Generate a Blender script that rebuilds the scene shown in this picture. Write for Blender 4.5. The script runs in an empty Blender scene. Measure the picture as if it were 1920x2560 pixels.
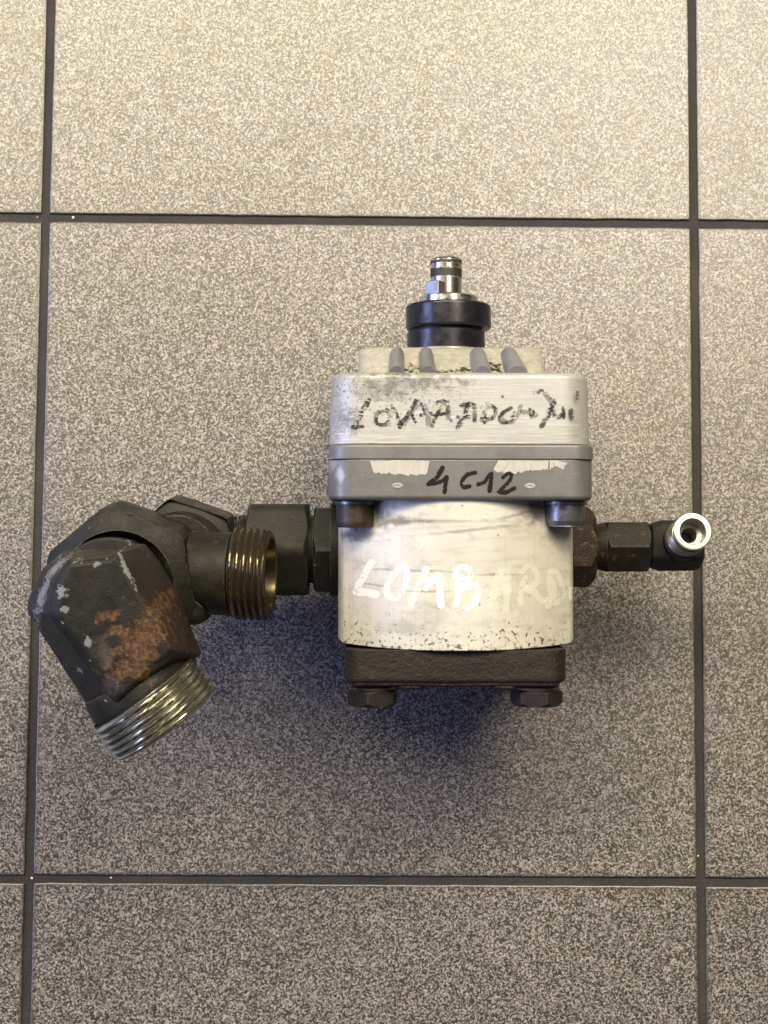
import bpy, bmesh, math, random
from mathutils import Vector, Matrix, Euler, noise as mnoise
random.seed(7)
sc = bpy.context.scene
COL = sc.collection
mm = 0.001
# ------------------------------------------------------------------ camera
FPX = 3700.0
CAM_LOC = Vector((-0.00126, -0.04199, 0.74516))
CAM_ROT = Euler((0.07866, -0.0127, 0.00677), 'XYZ')
cd = bpy.data.cameras.new('camera')
cam = bpy.data.objects.new('camera', cd); COL.objects.link(cam)
cam.location = CAM_LOC; cam.rotation_euler = CAM_ROT
cd.sensor_fit = 'VERTICAL'; cd.sensor_height = 36.0; cd.sensor_width = 27.0
cd.lens = FPX/2560*36.0
cd.clip_start = 0.02; cd.clip_end = 50
cd.dof.use_dof = True; cd.dof.focus_distance = 0.665; cd.dof.aperture_fstop = 22
sc.camera = cam
# ------------------------------------------------------------------ light
w = bpy.data.worlds.new('World'); sc.world = w; w.use_nodes = True
w.node_tree.nodes['Background'].inputs[0].default_value = (0.60, 0.59, 0.68, 1)
w.node_tree.nodes['Background'].inputs[1].default_value = 0.09
def area(name, pos, target, sx, sy, power, colr):
    l = bpy.data.lights.new(name, 'AREA'); l.shape = 'RECTANGLE'; l.size = sx; l.size_y = sy
    l.energy = power; l.color = colr
    o = bpy.data.objects.new(name, l); COL.objects.link(o); o.location = pos
    o.rotation_euler = (Vector(target)-Vector(pos)).to_track_quat('-Z', 'Y').to_euler()
    return o
area('ceiling_lamp', (0.52, 0.66, 1.35), (0, 0.05, 0), 0.62, 0.80, 18.5, (1.0, 0.88, 0.70))
area('sheen_strip', (-0.30, 1.30, 1.85), (0, 0.25, 0), 2.5, 0.5, 86, (1.0, 0.875, 0.60))  # unseen wide strip, added to spread the warm sheen over the upper tiles
area('window_light', (-1.75, 0.15, 1.05), (0, 0, 0), 1.1, 0.7, 31, (0.46, 0.54, 1.0))
vs = sc.view_settings
vs.view_transform = 'Standard'; vs.look = 'None'; vs.exposure = 0.0; vs.gamma = 1.0

# ------------------------------------------------------------------ pump frame
TH = math.radians(3.5)
PUMP_M = Matrix.Translation((0.030, 0.0, -1.0*mm)) @ Euler((TH, 0, 0.0068), 'XYZ').to_matrix().to_4x4()
CAM_M = Matrix.Translation(CAM_LOC) @ CAM_ROT.to_matrix().to_4x4()
_INV = PUMP_M.inverted()
def L(px, py, z, inv=_INV):
    """where the sight line of a photo pixel meets the height z (mm) of the pump's own frame; mm"""
    d = CAM_M.to_3x3() @ Vector(((px-960)/FPX, (1280-py)/FPX, -1.0))
    o = inv @ CAM_LOC; d = inv.to_3x3() @ d
    t = (z*mm - o.z)/d.z
    p = o + d*t
    return Vector((p.x/mm, p.y/mm, z))
def X(px, z, py=1340): return L(px, py, z).x
def Y(py, z, px=1140): return L(px, py, z).y
def G(px, py):
    p = L(px, py, 0, Matrix.Identity(4)); return p
def PP(z): return (L(1000, 1340, z)-L(900, 1340, z)).length/100   # mm per pixel

# ------------------------------------------------------------------ object helpers
def empty(name, loc=(0,0,0)):
    o = bpy.data.objects.new(name, None); COL.objects.link(o); o.location = loc
    o.empty_display_size = 0.02
    return o
def finish(bm, name, m, parent=None, ang=32, recalc=True, label=None, wn=True):
    if recalc: bmesh.ops.recalc_face_normals(bm, faces=bm.faces)
    a = math.radians(ang)
    for f in bm.faces: f.smooth = True
    for e in bm.edges:
        if len(e.link_faces) == 2:
            try: e.smooth = e.calc_face_angle() < a
            except Exception: pass
    me = bpy.data.meshes.new(name); bm.to_mesh(me); bm.free()
    o = bpy.data.objects.new(name, me); COL.objects.link(o)
    if m: me.materials.append(m)
    if wn:
        wm = o.modifiers.new('weighted_normal', 'WEIGHTED_NORMAL'); wm.keep_sharp = True; wm.mode = 'FACE_AREA'; wm.weight = 50
    if parent: o.parent = parent
    if label: o['label'] = label
    return o
def frame(axis, up=Vector((0,0,1))):
    a = Vector(axis).normalized()
    if abs(a.dot(up)) > 0.97: up = Vector((0,1,0))
    u = (up - a*up.dot(a)).normalized()
    v = a.cross(u)
    return a, u, v           # angle 0 = u (towards up), 90deg = v
def add_loft(bm, rings, cap0=True, cap1=True, close=True):
    vr = [[bm.verts.new(Vector(p)*mm) for p in r] for r in rings]
    n = len(vr[0])
    for i in range(len(vr)-1):
        for j in range(n if close else n-1):
            k = (j+1) % n
            bm.faces.new((vr[i][j], vr[i][k], vr[i+1][k], vr[i+1][j]))
    if cap0: bm.faces.new(vr[0])
    if cap1: bm.faces.new(vr[-1])
    return vr
def add_lathe(bm, o, axis, prof, seg=64, cap0=True, cap1=True):
    a, u, v = frame(axis); o = Vector(o)
    rings = []
    for s, r in prof:
        rings.append([o+a*s+(u*math.cos(t)+v*math.sin(t))*max(r, .02) for t in [2*math.pi*i/seg for i in range(seg)]])
    add_loft(bm, rings, cap0, cap1)
def hexr(t, af, rot):
    x = ((t-rot) % (math.pi/3)) - math.pi/6
    return (af/2)/math.cos(x)
def add_hex(bm, o, axis, stations, af, rot=0, seg=96, round_=0.985, caps=True):
    """stations: (s, rmax). corners at rot + k*60deg from 'up'. Corners blunted slightly."""
    a, u, v = frame(axis); o = Vector(o)
    rings = []
    for s, rm in stations:
        rg = []
        for i in range(seg):
            t = rot + 2*math.pi*i/seg
            r = min(hexr(t, af, rot), rm, af/2/math.cos(math.pi/6)*round_)
            rg.append(o+a*s+(u*math.cos(t)+v*math.sin(t))*r)
        rings.append(rg)
    add_loft(bm, rings, caps, caps)
def hex_st(l, af, ch0=1.5, ch1=1.5, dr=None):
    R = af/2/math.cos(math.pi/6); f = af/2
    dr = R-f*0.985
    st = []
    N = 7
    for i in range(N+1): st.append((ch0*i/N, f*0.985+dr*(i/N)))
    for i in range(N+1): st.append((l-ch1+ch1*i/N, f*0.985+dr*(1-i/N)))
    return st
def add_thread(bm, o, axis, s0, s1, rmaj, depth, pitch, seg=96, tail=0.6, sub=8):
    a, u, v = frame(axis); o = Vector(o)
    N = int((s1-s0)/pitch*sub)
    rings = []; gv = []
    lay = bm.verts.layers.float.get('groove') or bm.verts.layers.float.new('groove')
    for i in range(N+1):
        s = s0+(s1-s0)*i/N
        rg = []
        for j in range(seg):
            t = 2*math.pi*j/seg
            ph = ((s-s0)/pitch - t/(2*math.pi)) % 1.0
            k = abs(ph-0.5)*2           # 0 at crest
            k = min(1, max(0, (k-0.10)/0.80))
            d = depth*k
            e = min((s-s0), (s1-s))/tail
            if e < 1: d = max(d, depth*(1-e)) if (s1-s) < tail else d*e+depth*(1-e)*0.9
            r = rmaj-d; gv.append(d/depth)
            rg.append(o+a*s+(u*math.cos(t)+v*math.sin(t))*r)
        rings.append(rg)
    vr = add_loft(bm, rings, False, False)
    for v_, g_ in zip([v for r_ in vr for v in r_], gv): v_[lay] = g_
def rrect(x0, x1, z0, z1, r, seg=6):
    pts = []
    if not isinstance(r, (tuple, list)): r = (r,)*4      # radii: +x+z, -x+z, -x-z, +x-z
    for (cx, cz, a0, rr) in ((x1, z1, 0, r[0]), (x0, z1, 90, r[1]), (x0, z0, 180, r[2]), (x1, z0, 270, r[3])):
        sx = 1 if cx == x1 else -1; sz = 1 if cz == z1 else -1
        for i in range(seg+1):
            t = math.radians(a0+90*i/seg)
            pts.append((cx-sx*rr+rr*math.cos(t), cz-sz*rr+rr*math.sin(t)))
    return pts
def add_slab(bm, y0, y1, x0, x1, z0, z1, r, e0=1.0, e1=1.0, taper=0.0, seg=7, es=4):
    """block along y with rounded corners r in section and rounded rims e0 (at y0) and e1 (at y1)"""
    st = []
    for i in range(es+1):
        t = math.pi/2*i/es; st.append((y0+e0*(1-math.sin(t))*1.0 if False else y0+e0*(1-math.cos(t)), e0*(1-math.sin(t))))
    for i in range(es+1):
        t = math.pi/2*(1-i/es); st.append((y1-e1*(1-math.cos(t)), e1*(1-math.sin(t))))
    rings = []
    for y, ins in st:
        f = (y-y0)/(y1-y0)
        tp = taper*f
        rs = r if isinstance(r, (tuple, list)) else (r,)*4
        rings.append([(px, y, pz) for px, pz in rrect(x0+ins+tp, x1-ins-tp, z0+ins, z1-ins, [max(q-ins, 0.05) for q in rs], seg)])
    add_loft(bm, rings)

# ------------------------------------------------------------------ material helpers
class Mat:
    def __init__(s, name):
        s.m = bpy.data.materials.new(name); s.m.use_nodes = True
        s.t = s.m.node_tree; s.N = s.t.nodes; s.K = s.t.links
        s.b = s.N['Principled BSDF']; s.out = s.N['Material Output']
        tc = s.N.new('ShaderNodeTexCoord'); s.obj = tc.outputs['Object']
        vm = s.N.new('ShaderNodeVectorMath'); vm.operation = 'SCALE'; vm.inputs[3].default_value = 1000
        s.K.new(s.obj, vm.inputs[0]); s.P = vm.outputs[0]      # object position in mm
        sx = s.N.new('ShaderNodeSeparateXYZ'); s.K.new(s.P, sx.inputs[0]); s.x, s.y, s.z = sx.outputs
    def put(s, v, sock):
        if hasattr(v, 'is_linked') or isinstance(v, bpy.types.NodeSocket): s.K.new(v, sock)
        elif isinstance(v, (tuple, list)): sock.default_value = (*v, 1) if len(v) == 3 and len(sock.default_value) == 4 else v
        else: sock.default_value = v
    def math(s, op, a, b=0.0, clamp=False):
        n = s.N.new('ShaderNodeMath'); n.operation = op; n.use_clamp = clamp
        s.put(a, n.inputs[0]); s.put(b, n.inputs[1]); return n.outputs[0]
    def vec(s, sc, rot=(0,0,0), loc=(0,0,0), src=None):
        n = s.N.new('ShaderNodeMapping'); s.K.new(src or s.P, n.inputs[0])
        n.inputs['Scale'].default_value = sc; n.inputs['Rotation'].default_value = rot; n.inputs['Location'].default_value = loc
        return n.outputs[0]
    def noise(s, scale, detail=3, rough=0.55, vec=None, dist=0.0):
        n = s.N.new('ShaderNodeTexNoise'); s.K.new(vec or s.P, n.inputs['Vector'])
        n.inputs['Scale'].default_value = scale; n.inputs['Detail'].default_value = detail
        n.inputs['Roughness'].default_value = rough; n.inputs['Distortion'].default_value = dist
        return n.outputs['Fac']
    def step(s, v, lo, hi, a=0.0, b=1.0):
        n = s.N.new('ShaderNodeMapRange'); n.interpolation_type = 'SMOOTHSTEP'
        s.put(v, n.inputs[0]); n.inputs[1].default_value = lo; n.inputs[2].default_value = hi
        n.inputs[3].default_value = a; n.inputs[4].default_value = b; return n.outputs[0]
    def mix(s, f, a, b):
        n = s.N.new('ShaderNodeMix'); n.data_type = 'RGBA'
        s.put(f, n.inputs[0]); s.put(a, n.inputs[6]); s.put(b, n.inputs[7]); return n.outputs[2]
    def blob(s, c, rx, ry=None, rot=0.0, soft=1.0):
        """1 in the middle of an ellipse on the xy plan (mm), falling to 0 at its edge, negative outside"""
        ry = ry or rx
        dx = s.math('SUBTRACT', s.x, c[0]); dy = s.math('SUBTRACT', s.y, c[1])
        cr, sr = math.cos(rot), math.sin(rot)
        u = s.math('ADD', s.math('MULTIPLY', dx, cr/rx), s.math('MULTIPLY', dy, sr/rx))
        v = s.math('ADD', s.math('MULTIPLY', dx, -sr/ry), s.math('MULTIPLY', dy, cr/ry))
        d = s.math('SQRT', s.math('ADD', s.math('MULTIPLY', u, u), s.math('MULTIPLY', v, v)))
        return s.math('SUBTRACT', 1.0, d)
    def mx(s, *a):
        r = a[0]
        for q in a[1:]: r = s.math('MAXIMUM', r, q)
        return r
    def patch(s, blobs, nz, amp=1.2, lo=0.45, hi=0.6):
        """noisy-edged patch from blobs and a noise"""
        return s.step(s.math('ADD', s.math('MULTIPLY', s.mx(*blobs), 0.9), s.math('MULTIPLY', s.math('SUBTRACT', nz, 0.5), amp)), lo, hi)
    def bump(s, h, strength=0.4, dist=0.3, prev=None):
        n = s.N.new('ShaderNodeBump'); n.inputs['Strength'].default_value = strength
        n.inputs['Distance'].default_value = dist*mm
        s.put(h, n.inputs['Height'])
        if prev is not None: s.K.new(prev, n.inputs['Normal'])
        return n.outputs[0]
    def edge(s, radius=0.7, lo=0.02, hi=0.10):
        b = s.N.new('ShaderNodeBevel'); b.samples = 5; b.inputs['Radius'].default_value = radius*mm
        g = s.N.new('ShaderNodeNewGeometry'); d = s.N.new('ShaderNodeVectorMath'); d.operation = 'DOT_PRODUCT'
        s.K.new(b.outputs[0], d.inputs[0]); s.K.new(g.outputs['Normal'], d.inputs[1])
        return s.step(s.math('SUBTRACT', 1.0, d.outputs['Value']), lo, hi)
    def done(s, col, rough=0.5, metal=0.0, normal=None, spec=0.5, aniso=0.0):
        s.put(col, s.b.inputs['Base Color']); s.put(rough, s.b.inputs['Roughness']); s.put(metal, s.b.inputs['Metallic'])
        s.b.inputs['Specular IOR Level'].default_value = spec
        if aniso: s.b.inputs['Anisotropic'].default_value = aniso
        if normal is not None: s.K.new(normal, s.b.inputs['Normal'])
        return s.m

# ---- floor tile
def mat_tile():
    m = Mat('stoneware_tile')
    oi = m.N.new('ShaderNodeObjectInfo')
    cmb = m.N.new('ShaderNodeCombineXYZ')
    m.K.new(m.math('MULTIPLY', oi.outputs['Random'], 900.0), cmb.inputs[0]); m.K.new(m.math('MULTIPLY', oi.outputs['Random'], 530.0), cmb.inputs[1])
    va = m.N.new('ShaderNodeVectorMath'); va.operation = 'ADD'; m.K.new(m.P, va.inputs[0]); m.K.new(cmb.outputs[0], va.inputs[1])
    P = va.outputs[0]
    vo = m.N.new('ShaderNodeTexVoronoi'); vo.feature = 'F1'; vo.inputs['Scale'].default_value = 1.3; m.K.new(P, vo.inputs['Vector'])
    sc_ = m.N.new('ShaderNodeSeparateColor'); m.K.new(vo.outputs['Color'], sc_.inputs[0])
    nf = m.noise(1.15, 2.5, 0.55, P)
    n1 = m.math('ADD', m.math('MULTIPLY', sc_.outputs[0], 0.42), m.math('MULTIPLY', nf, 0.60))
    big = m.noise(0.022, 3, 0.5, P)
    n1b = m.math('ADD', n1, m.math('MULTIPLY', m.math('SUBTRACT', big, 0.5), 0.025))
    sp = m.step(n1b, 0.41, 0.61)
    n2 = m.noise(1.1, 2, 0.5, m.vec((1,1,1), loc=(71,13,5), src=P))
    dark = m.mix(n2, (0.013, 0.012, 0.0115), (0.044, 0.039, 0.036))
    lite = m.mix(m.step(n2, .35, .65), (0.135, 0.124, 0.113), (0.40, 0.365, 0.33))
    c = m.mix(sp, dark, lite)
    pk = m.noise(0.28, 2, 0.5, P)
    c = m.mix(m.step(pk, 0.60, 0.72, 0, 0.30), c, (0.30, 0.21, 0.16))
    gk = m.noise(0.11, 3, 0.6, m.vec((1,1,1), loc=(11,90,5), src=P))
    c = m.mix(m.step(gk, 0.58, 0.72, 0, 0.16), c, (0.17, 0.20, 0.13))
    bv_ = m.math('ADD', 0.93, m.math('MULTIPLY', oi.outputs['Random'], 0.12))
    stn = m.step(m.noise(0.018, 5, 0.65, m.vec((1,1,1), loc=(7,19,3), src=P), 0.8), 0.52, 0.70, 0, 0.16)
    scf = m.step(m.noise(0.5, 3, 0.6, m.vec((0.05, 1.0, 1), (0,0,0.7), src=P), 1.2), 0.70, 0.76, 0, 0.22)
    c = m.mix(stn, c, (0.075, 0.066, 0.056))
    c = m.mix(scf, c, (0.36, 0.34, 0.31))
    c = m.mix(m.math('SUBTRACT', 1.05, bv_), c, (0.05, 0.045, 0.04))
    # grime creeping in from the joints
    ax = m.math('ABSOLUTE', m.x); ay = m.math('ABSOLUTE', m.y)
    ed = m.math('MAXIMUM', ax, ay)
    dn = m.noise(0.9, 3, 0.6, P)
    c = m.mix(m.math('MULTIPLY', m.step(m.math('ADD', ed, m.math('MULTIPLY', dn, 3.5)), 163.6, 166.2), 0.75), c, (0.05, 0.047, 0.047))
    sm = m.noise(0.045, 4, 0.6, P, 0.6)
    ro = m.step(sm, 0.2, 0.8, 0.385, 0.415)
    h = m.math('ADD', m.math('MULTIPLY', n1, 1.0), m.math('MULTIPLY', m.noise(0.09, 2, 0.5, P), 0.15))
    return m.done(c, ro, 0, m.bump(h, 0.22, 0.25), 0.92)
def mat_grout():
    m = Mat('dark_grout')
    n = m.noise(0.5, 4, 0.6); b = m.noise(0.05, 3, 0.6)
    c = m.mix(b, (0.026, 0.026, 0.029), (0.052, 0.049, 0.046))
    c = m.mix(m.step(m.noise(2.0, 2), 0.60, 0.72, 0, .8), c, (0.11, 0.105, 0.095))
    c = m.mix(m.step(m.noise(0.012, 4, .6), .5, .66, 0, .6), c, (0.075, 0.066, 0.055))
    return m.done(c, 0.7, 0, m.bump(m.math('ADD', n, m.noise(2.2, 2)), 0.8, 0.6), 0.2)

# ---- plain metals with wear
def mat_steel(name, base=(0.55,0.54,0.52), rough=0.22, metal=1.0, dark=(0.03,0.03,0.03), amt=0.35, sc=0.25, bmp=0.1, lo=0.55):
    m = Mat(name)
    n = m.noise(sc, 4, 0.6)
    k = m.step(n, lo, lo+.15, 0, amt)
    c = m.mix(k, base, dark)
    r = m.step(n, 0.4, 0.7, rough, rough+0.2)
    return m.done(c, r, metal, m.bump(m.noise(1.2, 3), bmp, 0.2))
def mat_oxide(name, base=(0.022,0.022,0.021), hi=(0.055,0.053,0.045), rust=0.0, rustpos=None, specks=0.5, extra=None):
    """blackened forged steel: grain, white flecks, rust where given"""
    m = Mat(name)
    n = m.noise(0.14, 5, 0.62); g = m.noise(1.6, 3, 0.6)
    c = m.mix(n, base, hi)
    c = m.mix(m.step(g, 0.62, 0.74, 0, 0.35), c, (0.06, 0.058, 0.05))
    if specks: c = m.mix(m.step(m.noise(0.42, 2, 0.5), 0.80-0.07*specks, 0.84-0.07*specks, 0, 0.8), c, (0.28, 0.28, 0.27))
    if rust:
        c = m.mix(m.step(m.noise(0.20, 5, 0.65, m.vec((1,1,1), loc=(31,7,3))), 0.68-0.2*rust, 0.80-0.15*rust, 0, 0.75), c, m.mix(g, (0.06, 0.024, 0.012), (0.13, 0.055, 0.02)))
    ew = m.math('MULTIPLY', m.edge(0.9), m.step(m.noise(0.30, 5, .7, m.vec((1,1,1), loc=(5,50,8))), .40, .60, .12, .85))
    c = m.mix(ew, c, (0.115, 0.108, 0.09))
    st_ = m.noise(0.05, 4, .6, m.vec((1,1,1), loc=(60,2,8)))
    c = m.mix(m.step(st_, .50, .66, 0, .5), c, (0.024, 0.021, 0.014))
    if extra: c = extra(m, c, n, g)
    bn = m.bump(m.math('ADD', g, m.math('MULTIPLY', n, 2)), 0.6, 0.35)
    ro = m.step(n, 0.35, 0.7, 0.42, 0.62)
    return m.done(c, ro, 0.0, bn, 0.24)

M_TILE = mat_tile(); M_GROUT = mat_grout()

# ================================================================== FLOOR
T = 333.0; TW = T-4.3
floor_bm = bmesh.new()
NX = 2
for i in range(-NX*2, NX*2+1):
    pass
S = T*(NX+0.5)
vs_ = [floor_bm.verts.new(Vector(p)*mm) for p in ((-S,-S,-1.3),(S,-S,-1.3),(S,S,-1.3),(-S,S,-1.3))]
floor_bm.faces.new(vs_)
floor = finish(floor_bm, 'floor', M_GROUT); floor['kind'] = 'structure'
bm = bmesh.new()
def ring_sq(h, z, r=0.9, seg=3, NS=48):
    out = []
    for k in range(4):
        c_, s_ = (1, 0, -1, 0)[k], (0, 1, 0, -1)[k]
        for i in range(NS):
            t = -1+2*i/(NS-1)
            wob = 0.22*mnoise.noise(Vector((i*.9, k*37, 1.5)))+0.22*mnoise.noise(Vector((i*.27, k*37, 9)))
            if i in (0, NS-1): wob = -.12
            x_, y_ = h+wob, t*(h-.4)
            out.append((x_*c_-y_*s_, x_*s_+y_*c_, z))
    return out
H = TW/2
add_loft(bm, [ring_sq(H, -1.6), ring_sq(H, -0.55), ring_sq(H-0.18, -0.18), ring_sq(H-0.6, 0.0)], False, True)
tile0 = finish(bm, 'tile', M_TILE, floor, ang=4, wn=False)
tile_mesh = tile0.data
for i in range(-NX, NX+1):
    for j in range(-NX, NX+1):
        if (i, j) == (0, 0): o = tile0
        else:
            o = bpy.data.objects.new('tile', tile_mesh); COL.objects.link(o); o.parent = floor
        jr = random.Random(i*31+j*7+5)
        o.location = ((i*T+jr.uniform(-.3,.3))*mm, (j*T+jr.uniform(-.3,.3))*mm, jr.uniform(-.08,.08)*mm)
        o.rotation_euler = (0, 0, jr.choice((0, 1, 2, 3))*math.pi/2+jr.uniform(-.0006,.0006))
def crumb(px, py, r, colr, label, seed):
    p = G(px, py)
    b = bmesh.new(); bmesh.ops.create_icosphere(b, subdivisions=2, radius=r*mm)
    for v in b.verts:
        v.co *= 1+0.45*mnoise.noise(v.co*1600+Vector((seed, 0, 0)))
        v.co.z *= 0.7
    m = Mat('crumb_'+str(seed)); mt = m.done(colr, 0.5)
    o = finish(b, 'crumb', mt, None, 60)
    k = math.sqrt(1.0)
    o.location = (p.x*mm, p.y*mm, (-1.3+r*0.5)*mm)
    o['label'] = label; o['category'] = 'crumb'
crumb(182, 543, .75, (.62,.60,.54), 'pale crumb in the upper joint, just right of the upper left joint crossing', 1)
crumb(92, 542, .6, (.25,.25,.25), 'grey flat crumb in the upper joint, just left of the upper left joint crossing', 2)
crumb(79, 2196, .62, (.80,.78,.72), 'white crumb sitting in the lower left joint crossing', 3)
crumb(277, 2195, .5, (.62,.60,.54), 'small pale crumb in the lower joint under the middle tile, left part', 4)
crumb(1746, 2141, .45, (.85,.75,.18), 'tiny bright yellow crumb in the right joint above the lower right crossing', 5)

# ================================================================== PUMP
pump = empty('hydraulic_pump'); pump.matrix_world = PUMP_M
pump['label'] = 'used aluminium gear pump with black hose fittings lying on the tiled floor'
pump['category'] = 'hydraulic pump'

# ---- materials of the casing
def mat_body():
    m = Mat('body_aluminium')
    n = m.noise(0.06, 4, 0.6); st = m.noise(1.0, 5, 0.65, m.vec((0.035, 0.30, 0.1), (0,0,0.04)), 0.4)
    c = m.mix(n, (0.51, 0.495, 0.445), (0.68, 0.665, 0.61))
    c = m.mix(m.step(st, 0.48, 0.72, 0, 0.36), c, (0.36, 0.32, 0.25))
    c = m.mix(m.step(m.noise(0.14, 6, .72, m.vec((.7,1.2,1), loc=(9,4,2)), .5), 0.50, 0.70, 0, 0.42), c, (0.26, 0.255, 0.235))
    # fine machining lines along the axis
    ml = m.noise(1.0, 2, 0.5, m.vec((2.4, 0.012, 0.2)))
    c = m.mix(m.step(ml, 0.45, 0.7, 0, 0.30), c, (0.42, 0.42, 0.41))
    # sooty upper corners and lines of dried oil
    z = 116
    def q(px, py, zz=z): return L(px, py, zz)
    nz = m.noise(0.16, 5, 0.65, None, 0.5)
    soot = m.patch([m.blob(q(955,1275), 9, 13), m.blob(q(1345,1275), 10, 10), m.blob(q(900,1335), 13, 5), m.blob(q(1010,1303), 16, 3.4)], nz, 1.5, 0.15, 0.75)
    c = m.mix(m.math('MULTIPLY', soot, 0.80), c, (0.12, 0.11, 0.075))
    c = m.mix(m.step(m.noise(1.3, 2, .5), .70, .76, 0, .35), c, (.2,.2,.19))
    nl = m.noise(0.35, 5, 0.7, m.vec((0.25, 1.2, 0.2)))
    lines = m.patch([m.blob(q(1100,1303), 38, 1.5), m.blob(q(1290,1287), 17, 1.3, 0.25), m.blob(q(1030,1426), 34, 1.0, -0.02), m.blob(q(1240,1436), 22, 0.9, 0.0), m.blob(q(940,1464), 16, .8, -0.12),
                     m.blob(q(1180,1325), 34, 1.4, 0.10), m.blob(q(1060,1478), 20, .9, 0)], nl, 1.4, 0.12, 0.8)
    c = m.mix(m.math('MULTIPLY', lines, 0.55), c, (0.16, 0.14, 0.115))
    hz = m.patch([m.blob(q(1000,1565), 20, 9), m.blob(q(1095,1540), 16, 12), m.blob(q(890,1300), 10, 8), m.blob(q(1380,1340), 10, 8)], nz, 1.6, 0.3, 1.0)
    c = m.mix(m.math('MULTIPLY', hz, 0.45), c, (0.22, 0.22, 0.22))
    # pits: everywhere a few, crowding towards the lower edge
    yb = q(1140, 1622).y
    near = m.step(m.y, yb-1, yb+19, 1, 0)
    sp = m.noise(0.55, 3.0, 0.6); sp2 = m.noise(0.07, 2, 0.5)
    s1 = m.math('ADD', sp, m.math('ADD', m.math('MULTIPLY', near, 0.135), m.math('MULTIPLY', m.math('SUBTRACT', sp2, .5), 0.16)))
    pit = m.step(s1, 0.69, 0.735)
    c = m.mix(m.math('MULTIPLY', pit, 0.85), c, (0.055, 0.055, 0.05))
    # crud packed in the seam
    seam = m.step(m.math('ADD', m.math('SUBTRACT', m.y, m.math('MULTIPLY', m.math('MULTIPLY', m.x, m.x), 0.0)), m.math('MULTIPLY', m.noise(0.22, 4, .7), -11)), yb-7.0, yb-5.0, 1, 0)
    c = m.mix(m.math('MULTIPLY', seam, 0.9), c, (0.03, 0.032, 0.022))
    bn = m.bump(m.math('ADD', ml, m.math('MULTIPLY', sp, -0.4)), 0.12, 0.15)
    return m.done(c, m.step(n, .3, .7, 0.42, 0.55), 0.18, bn)
def mat_housing():
    m = Mat('cast_aluminium')
    n = m.noise(0.08, 4, 0.6); g = m.noise(2.2, 3, 0.6)
    c = m.mix(n, (0.32, 0.322, 0.32), (0.46, 0.46, 0.448))
    z = 121
    nz = m.noise(0.22, 6, 0.72)
    dk = m.patch([m.blob(L(960,970,z), 26, 11), m.blob(L(1060,955,z), 30, 7), m.blob(L(870,1050,z), 8, 10), m.blob(L(1000,945,z), 34, 5)], nz, 2.6, 0.15, 0.95)
    c = m.mix(m.math('MULTIPLY', dk, 0.75), c, (0.085, 0.085, 0.075))
    fl = m.math('MULTIPLY', m.step(m.noise(0.75, 3, .65), 0.55, 0.66), m.step(m.blob(L(960,975,z), 48, 20), -0.2, 0.8))
    c = m.mix(m.math('MULTIPLY', fl, 0.8), c, (0.04, 0.04, 0.035))
    # file marks
    sr = m.noise(1.0, 4, 0.7, m.vec((0.055, 1.55, 0.3), (0, 0, 0.055)))
    low = m.step(m.y, L(1100,1105,z).y, L(1100,985,z).y, 1.0, 0.35)
    c = m.mix(m.math('MULTIPLY', m.step(sr, 0.52, 0.66), m.math('MULTIPLY', low, 0.45)), c, (0.74, 0.74, 0.72))
    c = m.mix(m.math('MULTIPLY', m.step(sr, 0.46, 0.36), m.math('MULTIPLY', low, 0.35)), c, (0.25, 0.245, 0.23))
    b1 = m.bump(g, 0.22, 0.22); b2 = m.bump(sr, 0.35, 0.18, b1)
    return m.done(c, 0.46, 0.25, b2)
def mat_boss():
    m = Mat('cast_aluminium_front')
    n = m.noise(0.35, 5, 0.7); g = m.noise(2.0, 3, 0.6)
    c = m.mix(m.step(n, .35, .7), (0.40, 0.385, 0.325), (0.53, 0.525, 0.49))
    yb = L(1100, 930, 110).y
    bl = m.mx(m.blob(L(1030,925,108), 9, 7), m.blob(L(1160,925,108), 7, 5), m.blob(L(1238,920,105), 7, 8), m.blob(L(1312,925,105), 4, 7), m.blob(L(1100,930,108), 22, 2.5))
    k = m.step(m.math('ADD', bl, m.math('MULTIPLY', m.math('SUBTRACT', m.noise(0.45, 4, .7), .5), 3.4)), .55, .95)
    c = m.mix(k, c, (0.035, 0.033, 0.02))
    return m.done(c, 0.45, 0.3, m.bump(g, 0.25, 0.2))
def mat_flange(name, a=(0.100,0.101,0.105), b=(0.195,0.196,0.198), rg=.44):
    m = Mat(name)
    n = m.noise(0.12, 5, 0.65); g = m.noise(1.8, 3, .6)
    c = m.mix(n, a, b)
    c = m.mix(m.step(m.noise(0.3, 4, .7), 0.62, 0.76, 0, .55), c, (0.07, 0.07, 0.07))
    c = m.mix(m.step(m.noise(0.9, 3, .6), 0.70, 0.76, 0, .6), c, (0.5, 0.5, 0.5))
    lf = m.patch([m.blob(L(850,1190,121), 5, 16), m.blob(L(835,1160,121), 6, 6)], n, 1.5, .3, .8)
    c = m.mix(m.math('MULTIPLY', lf, .6), c, (.42,.42,.43))
    c = m.mix(m.step(m.noise(0.045, 5, .68, m.vec((1,1,1), loc=(3,3,30))), .48, .64, 0, .45), c, (0.10, 0.098, 0.092))
    sw = m.noise(1.0, 4, .7, m.vec((.06, .9, .3), (0,0,-.3)), .6)
    c = m.mix(m.step(sw, .66, .74, 0, .5), c, (.45,.45,.44))
    c = m.mix(m.math('MULTIPLY', m.edge(.8), m.step(n, .35, .6, .1, .7)), c, (.45,.45,.44))
    return m.done(c, rg, 0.25, m.bump(m.math('ADD', g, m.math('MULTIPLY', n, 1.5)), 0.25, 0.2))
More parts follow.
